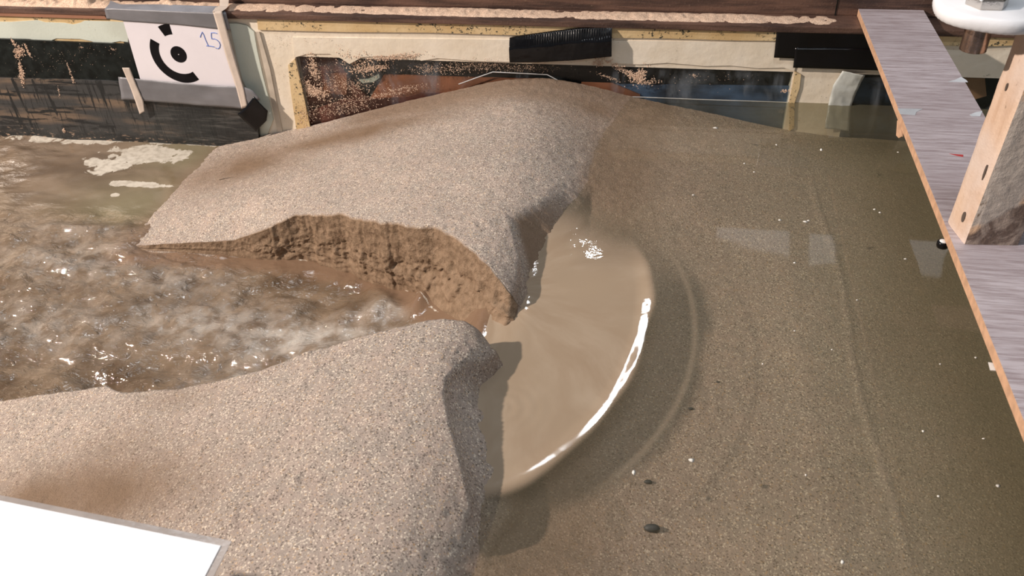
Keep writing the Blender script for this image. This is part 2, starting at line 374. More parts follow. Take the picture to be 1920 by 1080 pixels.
tag(pool, 'still murky olive water held behind the sand dam', 'water', kind='stuff')

def brown_mat():
    t = NT('muddy_water'); c = t.co(); cs = t.co((.55, 1, 1), (0, 0, .25))
    air_sheen = t.attr('air_sheen'); foam = t.attr('foam'); green = t.attr('green')
    n1 = t.noise(cs, 12, 3, .5, .4); n2 = t.noise(cs, 45, 4, .6, .8)
    col = t.mix(t.ramp(n1, .3, .68), (.115, .075, .045), (.225, .16, .106))
    a2 = t.math('MULTIPLY', air_sheen, t.ramp(t.noise(c, 24, 3, .5), .35, .62, .15, 1))
    col = t.mix(a2, col, (.46, .41, .355))
    col = t.mix(green, col, (.22, .185, .105))
    red = t.attr('red'); col = t.mix(red, col, (.21, .128, .08))
    fm = t.ramp(t.math('ADD', foam, t.math('MULTIPLY', t.math('SUBTRACT', t.noise(c, 17, 6, .62, .6), .5), 2.2)), .56, .68)
    fm = t.math('MULTIPLY', t.math('MULTIPLY', fm, t.ramp(foam, .03, .2)), t.ramp(t.noise(c, 60, 4, .6), .3, .6, .6, 1))
    col = t.mix(fm, col, (.60, .54, .45))
    h = t.math('ADD', t.math('MULTIPLY', t.math('MULTIPLY', t.noise(cs, 75, 3, .55, .8), t.attr('rough')), .0050),
               t.math('MULTIPLY', t.noise(c, 240, 3, .6), .0002))
    return t.set(col, t.math('ADD', .045, t.math('MULTIPLY', fm, .4)), 0, t.bump(h, 1.0, 1.0), 1.0)
cx_ = np.concatenate([np.linspace(-2.6, -1.6, 120)[:-1], np.linspace(-1.6, -.275, 430)])
cy_ = np.concatenate([np.linspace(.85, 1.0, 10)[:-1], np.linspace(1.0, 1.72, 240)[:-1], np.linspace(1.72, YW+.002, 90)])
CX, CY = np.meshgrid(cx_, cy_, indexing='ij')
calm = np.clip(smoothstep(1.70, 1.86, CY), 0, 1)*smoothstep(-2.1, -1.7, CX+.0*CY)
calm = np.maximum(calm, .55*smoothstep(1.85, 2.1, CY))
# smooth brown strip running under the scarp
strip = smoothstep(.09, .03, np.interp(CX, FB[0], FB[1])-CY)*smoothstep(-1.1, -.95, CX)
act = (1-calm)*(1-.85*strip)
wz = zwater_ch(CX)
warp = CX+.03*fbm(CX*6, CY*6, 0, 2, 90)
A = smoothstep(-.28, -.45, CX)
wz = wz+act*A*(.015*fbm(CX*9, CY*14, 0, 3, 91)+.007*fbm(warp*17, CY*26, 0, 3, 95, .5))+.001*fbm(CX*20, CY*20, 0, 2, 99)
# standing waves thrown up in the chute
for (u, v, h, rx, ry) in [(790, 578, .022, .022, .05), (700, 580, .016, .03, .06), (650, 575, .012, .025, .05), (600, 645, .026, .06, .035), (540, 560, .012, .04, .05), (430, 690, -.012, .06, .03), (200, 712, -.012, .05, .02)]:
    c = S(u, v, -.15 if u > 500 else -.2); wz = wz+h*blob(CX, CY, c, (rx, ry))
jr = np.sqrt(((CX-cxx)/.312)**2+((CY-cyy)/np.where(CY > cyy, .42, .535))**2)
jz = -.0085-.004*smoothstep(.75, .2, jr)-.012*smoothstep(.55, .15, jr)*smoothstep(-.2, -.29, CX)
wz = wz+(jz-.0012-wz)*smoothstep(-.36, -.287, CX)
air_sheen = np.zeros_like(CX)  # pale patches: aerated water, with overhead reflection painted into the colour
for (u, v, rx, ry, a) in [(560, 640, .20, .07, 1), (380, 600, .2, .08, .7), (300, 520, .15, .05, .5), (150, 480, .25, .10, .5), (80, 600, .3, .1, .45), (500, 700, .15, .04, .7), (720, 610, .1, .035, .6), (130, 420, .2, .06, .35)]:
    c = S(u, v, -.19); air_sheen = np.maximum(air_sheen, a*blob(CX, CY, c, (rx, ry)))
foam = np.zeros_like(CX)
for (u, v, rx, ry, a) in [(270, 290, .16, .07, 1), (250, 345, .13, .02, 1), (200, 310, .1, .07, .9), (100, 262, .25, .03, .8), (215, 365, .02, .012, 1), (20, 250, .2, .02, .9), (320, 290, .06, .05, 1)]:
    c = S(u, v, -.205); foam = np.maximum(foam, a*blob(CX, CY, c, (rx, ry), 3))
foam = np.maximum(foam, .9*smoothstep(2.19, 2.225, CY+.02*fbm(CX*12, CY*12, 0, 3, 120)))
dF = np.interp(CX, FB[0], FB[1])-CY
foam = np.maximum(foam, .62*np.exp(-((dF-.010)/.006)**2)*smoothstep(-1.0, -.92, CX)*smoothstep(-.36, -.42, CX))
red = .85*smoothstep(.10, .05, dF)*smoothstep(-1.40, -1.25, CX)
g0 = np.maximum(blob(CX, CY, S(260, 400, -.205), (.22, .2)), blob(CX, CY, S(360, 285, -.205), (.16, .12)))
pf = grid('tail_water', CX, CY, wz, brown_mat(), attrs={'air_sheen': air_sheen*act, 'foam': foam, 'red': red, 'green': np.clip(g0*1.0, 0, .85)*np.clip(calm*1.4, 0, 1), 'rough': act*.93+.03})
tag(pf, 'turbulent muddy brown water rushing out of the breach', 'water', kind='stuff')

# ------------------------------------------------------------------ flume shell
CONC = plain('flume_floor', (.22, .20, .17), .8)
tag(box('floor', (-3, .1, -.36), (2.6, 2.6, -.30), CONC), kind='structure')
def cream_mat():
    t = NT('cream_coating'); c = t.co(); n = t.noise(c, 9, 4); m = t.noise(c, 120, 5, .7); k = t.noise(c, 14, 2)
    col = t.mix(t.ramp(n, .3, .7), (.74, .64, .50), (.82, .73, .60))
    col = t.mix(t.math('MULTIPLY', t.ramp(m, .62, .68), t.ramp(k, .5, .62)), col, (.33, .28, .20))
    return t.set(col, .28, 0, t.bump(t.noise(c, 30, 4), .002))
def yellow_mat():
    t = NT('yellow_primer'); c = t.co((1, 1, 1.0)); n = t.noise(c, 10, 4); m = t.noise(c, 110, 5, .7); k = t.noise(c, 12, 2)
    col = t.mix(t.ramp(n, .3, .7), (.58, .40, .19), (.70, .53, .30))
    col = t.mix(t.math('MULTIPLY', t.ramp(m, .56, .60), t.ramp(k, .42, .55)), col, (.05, .05, .035))
    return t.set(col, .55, 0, t.bump(m, .001))
def steel_mat():
    t = NT('rusted_steel'); c = t.co((1, 1, 1)); s = t.co((.5, 1, 6)); n = t.noise(s, 9, 5, .65); m = t.noise(c, 160, 4, .7)
    col = t.mix(t.ramp(n, .35, .65), (.055, .033, .027), (.16, .09, .065))
    col = t.mix(t.ramp(m, .6, .72, 0, .6), col, (.25, .17, .12))
    return t.set(col, .45, .2, t.bump(t.math('ADD', m, n), .0012))
CREAM, YEL, STEEL = cream_mat(), yellow_mat(), steel_mat()
GREEN = plain('pale_green_coating', (.60, .64, .56), .35, var=.04, scale=6)
BLACK = plain('black_sheet', (.010, .013, .012), .35, var=.3, scale=40, bump=.0006, spec=.25)
# cream-coated wall with two openings for the glass
x0, x1 = -3.0, 2.6
WA = aty(553, 108)[0]; WB = aty(1488, 133)[0]; WC = aty(1600, 134)[0]; WD = 1.45
zt1 = .060
wall = empty('wall_far', (0, YW, 0)); tag(wall, kind='structure')
def wbox(n, a, b, m=CREAM, p=wall):
    o = box(n, a, b, m, p); o.location = -Vector(p.location); return o
wbox('wall_panel', (x0, YW+.002, -.36), (WA, YW+.05, .192)); wbox('wall_panel', (WA, YW+.002, .085), (x1, YW+.05, .192))
wbox('wall_panel', (WB, YW+.002, -.36), (WC, YW+.05, .085)); wbox('wall_panel', (WD, YW+.002, -.36), (x1, YW+.05, .085))
wbox('wall_panel', (WA, YW+.002, -.36), (WB, YW+.05, -.16)); wbox('wall_panel', (WC, YW+.002, -.36), (WD, YW+.05, -.16))
# irregular edge of the coating over the top of the glass
topw = [(552, 108), (575, 101), (618, 101), (640, 110), (655, 120), (680, 107), (720, 105), (775, 108), (790, 114), (820, 109), (900, 115), (1000, 117), (1060, 119), (1100, 114), (1160, 119), (1200, 121), (1250, 118), (1290, 121), (1320, 124), (1370, 123), (1420, 128), (1470, 127), (1489, 134)]
o = wpoly('coating_edge', topw+[(1505, 80), (548, 70)], .001, .003, CREAM, wall); o.location = (0, -YW, 0)
# yellow band, left margin and window margins
def onwall(n, px, off, th, m):
    o = wpoly(n, px, off, th, m, wall); o.location = (0, -YW, 0); return o
onwall('primer_band', [(482, 36), (800, 43), (1140, 50), (1500, 56), (1500, 77), (1380, 76), (1250, 72), (1140, 71), (960, 66), (800, 61), (640, 60), (484, 56)], .003, .004, YEL)
onwall('primer_band', [(1740, 58), (1960, 62), (1960, 82), (1840, 88), (1745, 84)], .003, .004, YEL)
onwall('primer_strip', [(540, 122), (553, 110), (566, 165), (582, 242), (582, 300), (560, 300), (556, 245), (545, 170)], .003, .004, YEL)
onwall('primer_strip', [(1491, 134), (1502, 140), (1499, 165), (1490, 192), (1489, 240), (1480, 246), (1480, 190)], .003, .004, YEL)
onwall('primer_strip', [(-80, 24), (232, 38), (232, 92), (-80, 84)], .003, .004, YEL)
onwall('green_coating', [(-80, 40), (20, 41), (70, 38), (85, 42), (120, 43), (137, 46), (150, 43), (158, 39), (205, 40), (240, 42), (240, 79), (225, 77), (215, 79), (205, 81), (195, 83), (182, 81), (170, 77), (150, 73), (105, 72), (98, 75), (84, 79), (70, 76), (55, 73), (-80, 69)], .005, .004, GREEN)
onwall('green_coating', [(430, 44), (445, 44), (462, 48), (476, 60), (482, 95), (492, 140), (505, 190), (512, 225), (500, 255), (484, 262), (484, 210), (455, 150), (440, 90)], .003, .004, GREEN)
# glass panes and coloured panels added behind, for tones the glass reflects and shows
def glass_mat():
    t = NT('window_glass'); t.n.remove(t.p); tr = t.new('ShaderNodeBsdfTransparent'); tr.inputs[0].default_value = (.9, .93, .92, 1)
    gl = t.new('ShaderNodeBsdfGlossy'); gl.inputs['Roughness'].default_value = .02
    df = t.new('ShaderNodeBsdfDiffuse'); df.inputs[0].default_value = (.42, .46, .52, 1)
    c = t.co(rot=(0, .5, 0), scale=(1, 1, .4)); n = t.ramp(t.noise(c, 9, 5, .65, 1.), .48, .75, 0, .20)
    m1 = t.new('ShaderNodeMixShader'); t.lk(n, m1.inputs[0]); t.lk(tr.outputs[0], m1.inputs[1]); t.lk(df.outputs[0], m1.inputs[2])
    fr = t.schlick(.035)
    m2 = t.new('ShaderNodeMixShader'); t.lk(fr, m2.inputs[0]); t.lk(m1.outputs[0], m2.inputs[1]); t.lk(gl.outputs[0], m2.inputs[2])
    t.lk(m2.outputs[0], t.out.inputs[0]); return t.m
GLASS = glass_mat()
for k, (a, b) in enumerate(((WA, WB), (WC, WD))):
    e = empty('window_%d' % (k+1), (a, YW, -.1)); tag(e, kind='structure')
    p = box('pane', (a, YW+.010, -.16), (b, YW+.016, .085), GLASS, e); p.location = -Vector(e.location)
DARK = plain('dark_backing', (.012, .014, .016), .7, var=.3, scale=8)
BLUE = plain('blue_backing', (.075, .12, .21), .5, var=.45, scale=12, sc=(.5, 1, 1))
ORNG = plain('orange_board', (.42, .145, .075), .6, var=.2, scale=8)
MAROON = plain('maroon_board', (.15, .042, .028), .6, var=.25, scale=10)
GREY = plain('grey_board', (.15, .135, .14), .6, var=.2)
YB = YW+.034
bk = empty('pane_backing', (0, YB+.03, 0)); tag(bk, kind='structure')
def back(n, px, off, m):
    q = [aty(u, v, YB-off) for u, v in px]; o = prism(n, q, (0, .006, 0), m, bk); o.location = -Vector(bk.location); return o
o = box('backing_panel', (-1.15, YB+.009, -.3), (1.5, YB+.02, .12), DARK, bk); o.location = -Vector(bk.location)
back('maroon_panel', [(535, 90), (620, 90), (640, 125), (665, 160), (700, 190), (640, 205), (600, 240), (560, 250)], .003, MAROON)
back('orange_panel', [(620, 138), (650, 138), (650, 178), (600, 175)], .010, ORNG)
back('orange_panel', [(690, 190), (720, 140), (900, 146), (1010, 148), (1010, 230), (640, 230)], .012, ORNG)
back('maroon_panel', [(560, 215), (640, 188), (760, 183), (790, 175), (900, 175), (900, 260), (560, 260)], .018, MAROON)
back('grey_panel', [(672, 120), (700, 114), (700, 132), (680, 135)], .012, GREY)
back('grey_panel', [(672, 150), (690, 149), (710, 139), (712, 146), (700, 154), (680, 156)], .02, plain('pale_board', (.42, .43, .36), .5))
back('orange_panel', [(1090, 155), (1150, 157), (1200, 178), (1200, 200), (1090, 200)], .012, ORNG)
back('blue_panel', [(1120, 158), (1480, 162), (1480, 300), (1120, 300)], .006, BLUE)
back('blue_panel', [(1600, 145), (1790, 150), (1790, 300), (1600, 300)], .006, BLUE)
back('orange_panel', [(1805, 135), (1845, 130), (1850, 180), (1815, 190)], .012, plain('tan_board', (.34, .17, .09), .6))
# dam outline drawn on the glass with white tape
WHT = plain('white_line', (.62, .62, .62), .5)
def strokes(name, polylines, y, r, mat, parent=None, z=None):
    cu = bpy.data.curves.new(name, 'CURVE'); cu.dimensions = '3D'; cu.bevel_depth = r; cu.bevel_resolution = 1
    for pl in polylines:
        s = cu.splines.new('POLY'); s.points.add(len(pl)-1)
        for i, (u, v) in enumerate(pl):
            p = aty(u, v, y) if z is None else atz(u, v, z); s.points[i].co = (*p, 1)
    tmp = bpy.data.objects.new(name, cu); me = bpy.data.meshes.new_from_object(tmp); bpy.data.objects.remove(tmp)
    o = link(name, me, mat, parent)
    if parent: o.location = -Vector(parent.location)
    return o
o = strokes('outline_line', [[(860, 158), (890, 147), (924, 135), (1026, 140), (1045, 150)]], YW+.009, .0014, WHT)
tag(o, 'thin pale outline of a dam drawn on the glass above the crest', 'drawn line')
o = strokes('seam_line', [[(1150, 180), (1300, 186), (1480, 192)]], YW+.009, .0011, WHT)
tag(o, 'thin pale horizontal line on the glass at the reservoir waterline', 'drawn line')

# left: black sheet and scratched board
tag(wpoly('black_sheet', [(-80, 70), (20, 74), (262, 84), (420, 92), (440, 170), (-80, 156)], .012, .007, BLACK), 'flat black sheet on the flume wall left of the paper target', 'sheet')
def board_mat():
    t = NT('scratched_board'); c = t.co(); s = t.co((.35, 1, 2.2)); d = t.co((2.4, 1, .22), (0, .6, 0)); d2 = t.co((.3, 1, 3.2), (0, .25, 0))
    n = t.noise(s, 9, 4); sc = t.noise(d, 26, 5, .7, .5); s2 = t.noise(d2, 20, 5, .7, .3)
    col = t.mix(t.ramp(n, .46, .66), (.040, .040, .039), (.165, .115, .078))
    col = t.mix(t.ramp(s2, .53, .60), col, (.010, .011, .011))
    col = t.mix(t.ramp(sc, .55, .60), col, (.010, .011, .011))
    col = t.mix(t.ramp(t.noise(d, 60, 4, .7), .66, .74, 0, .5), col, (.30, .27, .24))
    geo = t.new('ShaderNodeSeparateXYZ'); t.lk(c, geo.inputs[0])
    low = t.ramp(t.math('ADD', geo.outputs[2], t.math('MULTIPLY', t.noise(s, 30, 5, .7), .05)), -.175, -.135, 1, 0)
    ch = t.noise(t.co((.6, 1, 1.6)), 70, 5, .7)
    col = t.mix(low, col, t.mix(t.ramp(ch, .56, .62), (.011, .012, .012), (.33, .23, .16)))
    rt = t.math('MULTIPLY', t.ramp(geo.outputs[0], -1.65, -1.40), .75)
    col = t.mix(rt, col, t.mix(t.ramp(t.noise(d2, 30, 5, .7), .45, .75), (.010, .011, .011), (.12, .115, .105)))
    return t.set(col, .5, 0, t.bump(t.math('ADD', sc, s2), .0015))
tag(wpoly('scratched_board', [(-80, 145), (200, 152), (460, 178), (480, 195), (485, 262), (480, 300), (-80, 300)], .020, .014, board_mat()), 'scratched black and brown board above the muddy water, left end of far wall', 'board')

# steel rail over the wall
rail = empty('steel_rail', (0, YW+.04, .2)); tag(rail, 'rusty brown steel rail running along the top of the far wall', 'rail')
for n, a, b in (('flange', (-3, YW-.010, .194), (2.6, YW+.085, .211)), ('web', (-3, YW+.077, .211), (2.6, YW+.09, .46))):
    o = box(n, a, b, STEEL, rail, .003); o.location = -Vector(rail.location)
o = box('joint', (aty(1567, 20, YW+.077)[0]-.0012, YW+.075, .212), (aty(1567, 20, YW+.077)[0]+.0012, YW+.078, .40), BLACK, rail); o.location = -Vector(rail.location)
COP = plain('copper', (.50, .25, .16), .4, .5, var=.12, sc=(.3, 1, 1))
tag(wpoly('copper_strip', [(-80, 15), (0, 23), (196, 30), (200, 36), (0, 30), (-80, 26)], .008, .006, COP), 'thin copper coloured strip under the rail at the far left', 'strip')
# sand lying on the rail flange
lx = np.linspace(-2.6, .47, 900); ly = np.linspace(0, 1, 16)
LX, LT = np.meshgrid(lx, ly, indexing='ij')
amt = np.clip(.95+.9*fbm(LX*3, LX*0, 0, 4, 131)+.35*fbm(LX*25, LX*0+4, 0, 3, 133), .35, 1.5)*smoothstep(.47, .40, LX)
hill = np.zeros_like(LX)
for u, hh, wd in ((60, .010, .2), (160, .020, .07), (318, .016, .05), (390, .006, .03), (900, .006, .15)):
    hill += hh*np.exp(-((LX-aty(u, 15, YW+.05)[0])/wd)**2)
LY = YW+.000+.076*LT+.006*fbm(LX*40, LT*3, 0, 3, 134)*np.sin(np.pi*LT)
LZ = .2105+np.sin(np.pi*np.clip(LT, 0, 1))**.8*(.005*amt+hill)*(.7+.6*fbm(LX*60, LT*4, 0, 3, 135))-.0008
tag(grid('rail_sand', LX, LY, LZ, DRY), 'pale dry sand lying in a strip along the rail flange', 'sand', kind='stuff')

# sand crumbs stuck on glass, coating and black sheet
def crumbs():
    V = []; F = []
    def add(p, r):
        b = len(V); ax = [RNG.uniform(.6, 1.3) for _ in range(4)]
        for q, s in zip(((1, 0, 0), (-.9, 0, .3), (0, -.7, 0), (.1, 0, 1), (-.1, 0, -.9), (0, .3, 0)), ax+[1, 1]):
            V.append((p[0]+q[0]*r*s, p[1]+q[1]*r*s, p[2]+q[2]*r*s))
        for f in ((0, 3, 2), (3, 1, 2), (1, 4, 2), (4, 0, 2), (3, 0, 5), (1, 3, 5), (4, 1, 5), (0, 4, 5)): F.append(tuple(b+i for i in f))
    # (pixel centre, spread along/across in px, direction deg, n, plane offset, max r)
    cl = [((588, 130), 24, 8, 75, 170, -.006, .003), ((592, 172), 18, 8, 15, 230, -.006, .0035), ((575, 158), 12, 6, 60, 70, -.006, .003), ((650, 160), 50, 14, 5, 260, -.006, .0022), ((670, 120), 30, 14, 20, 170, -.006, .003),
          ((700, 128), 30, 6, -10, 160, -.006, .003), ((735, 108), 50, 5, -6, 200, .003, .0028), ((820, 130), 60, 9, 0, 260, -.006, .0018), ((640, 200), 60, 16, -10, 420, -.006, .0022), ((720, 178), 60, 4, -10, 190, -.006, .002), ((760, 165), 40, 3, -8, 90, -.006, .002),
          ((900, 122), 60, 9, 0, 260, -.006, .0016), ((980, 128), 60, 8, 0, 180, -.006, .0014), ((620, 145), 60, 40, 0, 260, -.006, .0016), ((575, 215), 14, 20, 0, 120, -.006, .0022),
          ((1175, 135), 30, 5, 30, 190, -.006, .003), ((1200, 142), 14, 8, -60, 140, -.006, .0035), ((1215, 155), 20, 5, 0, 80, -.006, .002), ((1140, 145), 20, 3, 20, 50, -.006, .002), ((1122, 117), 8, 6, 0, 50, .003, .003),
          ((1300, 150), 80, 16, 0, 40, -.006, .0014), ((1302, 143), 4, 3, 0, 18, -.006, .002), ((1472, 171), 6, 3, 0, 25, -.006, .0025),
          ((36, 98), 9, 8, 90, 150, .013, .003), ((52, 95), 14, 2, 65, 60, .013, .0025), ((25, 80), 8, 2, 60, 40, .013, .0025), ((40, 135), 16, 4, 80, 110, .013, .003), ((42, 150), 10, 4, 80, 60, .021, .003),
          ((130, 130), 12, 1.5, 70, 40, .013, .002), ((137, 150), 6, 2, 70, 25, .021, .0025), ((110, 172), 12, 1.5, 80, 20, .021, .002), ((120, 110), 100, 30, 0, 110, .013, .0012), ((212, 93), 6, 2, 0, 14, .013, .002), ((152, 89), 4, 1.5, 0, 10, .013, .002),
          ((120, 245), 3, 3, 90, 20, .021, .004), ((535, 75), 90, 12, 0, 60, .003, .0014), ((1035, 95), 4, 3, 0, 8, .006, .001)]
    for (u, v), a, b, dg, n, off, rm in cl:
        th = math.radians(dg)
        for _ in range(int(n*1.8)):
            s, q = RNG.normal()*a*.6, RNG.normal()*b*.6
            U = u+s*math.cos(th)-q*math.sin(th); W_ = v+s*math.sin(th)+q*math.cos(th)
            p = aty(U, W_, YW-off)
            if off < 0 and (p[0] < WA or p[0] > WB or p[2] > .083): p = aty(U, W_, YW-.004)
            add(p, RNG.uniform(.25, 1)**1.5*rm)
    return mesh('sand_crumbs', V, F, DRY)
tag(crumbs(), 'crumbs of pale sand splashed on the far flume wall and its glass', 'sand', kind='stuff')

# ------------------------------------------------------------------ tapes and paper target on the wall
DUCT = plain('grey_duct_tape', (.20, .195, .205), .42, .1, var=.10, scale=8, bump=.0006, bscale=40)
MASK = plain('masking_tape', (.60, .50, .42), .7, var=.06, bump=.0005, bscale=120)
BTAPE = plain('black_tape', (.004, .004, .005), .20, var=.2, bump=.0003, bscale=30, spec=.4)
PAPER = plain('white_paper', (.80, .75, .78), .6, var=.015, bump=.0001)
INK = plain('black_ink', (.007, .006, .007), .5, var=.2, spec=.12)
BINK = plain('blue_ink', (.07, .17, .55), .5)
tgt = empty('paper_target', aty(345, 150, YW-.026)); tag(tgt, 'white paper target with black ring code and blue handwritten 15', 'target')
def child(o, p): o.parent = p; o.location = -Vector(p.location); return o
YP = YW-.0265
child(prism('sheet', [aty(u, v, YP) for u, v in ((229, 33), (422, 44), (457, 168), (264, 152))], (0, .0006, 0), PAPER), tgt)
tc = aty(335, 102, YP)
def ringseg(name, r0, r1, a0, a1, n, m):
    pts = []
    for i in range(n+1):
        a = math.radians(a0+(a1-a0)*i/n); pts.append((tc[0]+r1*math.cos(a), YP-.0004, tc[2]+r1*math.sin(a)))
    if r0 > 0:
        for i in range(n, -1, -1):
            a = math.radians(a0+(a1-a0)*i/n); pts.append((tc[0]+r0*math.cos(a), YP-.0004, tc[2]+r0*math.sin(a)))
    else: pts = pts[:-1]
    return child(prism(name, pts, (0, .0003, 0), m), tgt)
ringseg('ring_arc', .0595, .087, 149, 300, 40, INK); ringseg('ring_block', .0595, .0905, 92, 117, 8, INK)
ringseg('centre_dot', 0, .0247, 0, 360, 40, INK)
o = ringseg('centre_point', 0, .0014, 0, 360, 12, PAPER); o.location.y -= .0003
hw = strokes('handwriting', [[(375.5, 70), (376.5, 66), (379, 60), (381, 63), (386, 76), (391, 87)], [(387, 86), (394, 86.5), (402, 88)],
        [(407, 63), (402, 61.5), (396, 61.5), (396, 67), (397, 73), (402, 73), (407, 75), (411, 79), (413, 84), (412, 89), (409, 91.5), (404, 90)]], YP-.0004, .0010, BINK)
child(hw, tgt)
def strip(name, top, bot, off, mat, label, nx=40, ny=10, wr=.0012, seed=1, group=None, rib=0, cat='tape', lean_=0.):
    """tape between two matching pixel edge lines on the wall, slightly wrinkled, with thickness"""
    def samp(pl, t):
        pl = np.array(pl, float); d = np.r_[0, np.cumsum(np.hypot(*np.diff(pl, axis=0).T))]; d /= d[-1]
        return np.stack([np.interp(t, d, pl[:, 0]), np.interp(t, d, pl[:, 1])], -1)
    t = np.linspace(0, 1, nx); A_, B_ = samp(top, t), samp(bot, t); s = np.linspace(0, 1, ny)
    P = np.zeros((nx, ny, 3))
    for i in range(nx):
        for j in range(ny):
            u, v = A_[i]*(1-s[j])+B_[i]*s[j]
            P[i, j] = aty(u, v, YW-off)
    T_, S_ = np.meshgrid(t, s, indexing='ij')
    n = wr*(fbm(T_*6+seed, S_*3, 0, 4, 200+seed)+.6*np.abs(fbm(T_*3+seed, S_*9, 0, 3, 210+seed)))
    if rib: n += rib*np.sin(T_*nx*.62)*smoothstep(.55, 0, S_)*smoothstep(.05, .4, T_)
    P[:, :, 1] -= np.maximum(n, -off*.3)+lean_*(1-np.clip(1-S_/.45, 0, 1)**1.4)
    o = grid(name, P[..., 0], P[..., 1], P[..., 2], mat)
    md = o.modifiers.new('thickness', 'SOLIDIFY'); md.thickness = .0006; md.offset = 0
    return tag(o, label, cat, group)
strip('duct_tape', [(196, 17), (210, 16), (320, 21), (424, 25)], [(200, 35), (228, 39), (330, 46), (433, 57)], .028, DUCT, 'grey duct tape holding the top edge of the paper target', wr=.0006, seed=2)
tp = [(194, 16, .0275), (424, 24, .0275)]
# the part of the top tape that folds back over the rail flange
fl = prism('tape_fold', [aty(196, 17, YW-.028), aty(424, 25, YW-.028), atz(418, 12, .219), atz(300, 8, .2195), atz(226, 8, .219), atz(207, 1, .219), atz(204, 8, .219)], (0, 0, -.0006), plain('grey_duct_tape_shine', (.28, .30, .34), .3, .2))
tag(fl, 'shiny end of grey tape folded over the rail above the target', 'tape')
strip('duct_tape', [(222, 144), (300, 152), (400, 160), (455, 162), (473, 168), (488, 186)], [(228, 186), (330, 194), (452, 204), (456, 204), (460, 203), (464, 198)], .031, DUCT, 'grey duct tape along the bottom edge of the paper target', seed=4, wr=.0022)
strip('masking_tape', [(399, 22), (425, 110), (443, 165), (453, 204)], [(416, 21), (440, 110), (457, 165), (464, 200)], .033, MASK, 'long cream masking tape down the right edge of the target', wr=.0005, seed=6, ny=6)
strip('masking_tape', [(229, 127), (243, 160), (254, 190), (262, 214)], [(243, 127), (256, 160), (269, 190), (271, 209)], .034, MASK, 'short cream masking tape across the lower left corner of target', wr=.0008, seed=7, ny=6)
mt = prism('masking_tape', [atz(398, 22, .222), atz(404, 14, .222), atz(412, 11, .222), aty(411, -14, YW+.072), aty(430, -14, YW+.072), atz(428, 11, .222), atz(424, 16, .222), atz(416, 21, .222)], (0, 0, -.0006), MASK)
tag(mt, 'cream masking tape crossing the rail above the target', 'tape')
strip('black_tape', [(476, 181), (458, 204), (445, 214)], [(502, 208), (500, 226), (480, 246)], .033, BTAPE, 'small black tape diamond at lower right of the target', nx=14, wr=.001, seed=9)
strip('black_tape', [(956, 70), (968, 67), (1020, 60), (1085, 52), (1148, 49)], [(958, 112), (970, 112), (1010, 111), (1080, 107), (1148, 100)], .006, BTAPE, 'ribbed glossy black tape on the cream wall above the crest', nx=420, ny=24, wr=.002, seed=11, rib=.0005, lean_=.022)
strip('black_tape', [(1457, 53), (1540, 55), (1700, 58)], [(1451, 108), (1540, 111), (1700, 116)], .008, BTAPE, 'wide black tape under the rail, left of the plank', wr=.0006, seed=12)
strip('black_tape', [(1491, 90), (1560, 90), (1700, 93)], [(1487, 127), (1560, 129), (1700, 134)], .010, BTAPE, 'lower black tape overlapping below another, left of the plank', wr=.0006, seed=13)
PLAS = plain('pale_plastic_film', (.52, .53, .49), .25, var=.1, bump=.0015, bscale=25)
strip('plastic_strip', [(1580, 133), (1562, 160), (1552, 200), (1546, 240)], [(1622, 141), (1606, 172), (1594, 205), (1592, 246)], .007, PLAS, 'pale plastic film hanging on the wall down into the reservoir', wr=.004, seed=15, cat='plastic strip')
# grey wiring-like seam along the coating joint
tag(wpoly('sealant_strip', [(480, 60), (486, 60), (506, 130), (530, 250), (522, 252), (498, 140)], .004, .004, plain('sealant', (.60, .52, .42), .25)), 'smooth sealant bead between pale green and cream coating', 'sealant')

# ------------------------------------------------------------------ plank
def wood_print(sx=1.):
    t = NT('grey_laminate'); c = t.co((.7, 9, 1)); n = t.noise(c, 14, 6, .65, .3); b = t.noise(t.co((.5, 1.2, 1)), 5, 4)
    f = t.noise(t.co((1.2, 30, 1)), 22, 4, .6)
    col = t.mix(t.ramp(n, .32, .66), (.31, .245, .25), (.54, .475, .495))
    col = t.mix(t.ramp(f, .5, .62, 0, .55), col, (.60, .56, .60)); col = t.mix(t.ramp(f, .42, .30, 0, .45), col, (.16, .115, .115))
    col = t.mix(t.ramp(b, .4, .7, 0, .35), col, (.30, .24, .25))
    return t.set(col, .42, 0, t.bump(f, .0004))
LAM = wood_print()
RAW = plain('raw_chipboard_edge', (.60, .36, .22), .75, var=.10, scale=60)
ZP = .2305
L0, L1 = atz(1611, 20, ZP), atz(1915, 775, ZP)
def xl(y): return L0[0]+(L1[0]-L0[0])*(y-L0[1])/(L1[1]-L0[1])
PW = atz(1732, 20, ZP)[0]-L0[0]
yE, yS = YW+.074, .22
plank = empty('shelf_plank', (xl(1.2), 1.2, ZP)); tag(plank, 'grey wood laminate plank laid across the flume over the reservoir', 'plank')
def P4(z, dx0=0, dx1=0): return [(xl(yS)+dx0, yS, z), (xl(yS)+PW+dx1, yS, z), (xl(yE)+PW+dx1, yE, z), (xl(yE)+dx0, yE, z)]
child(prism('core', P4(ZP-.0008), (0, 0, -.0172), RAW), plank)
child(prism('laminate', P4(ZP), (0, 0, -.0009), LAM), plank)
CHIP = plain('worn_laminate', (.55, .57, .60), .6)
for pts in ([(1776, 153), (1790, 150), (1802, 144), (1812, 150), (1815, 154)], [(1683, 203), (1730, 204), (1718, 210), (1716, 216), (1688, 214)], [(1818, 215), (1830, 210), (1842, 208), (1838, 218), (1822, 218)]):
    child(zpoly('worn_patch', pts, ZP+.0004, .0004, CHIP), plank)
child(zpoly('red_mark', [(1780, 288), (1806, 290), (1806, 294), (1795, 292)], ZP+.0004, .0004, plain('red_pencil', (.45, .05, .05), .6)), plank)
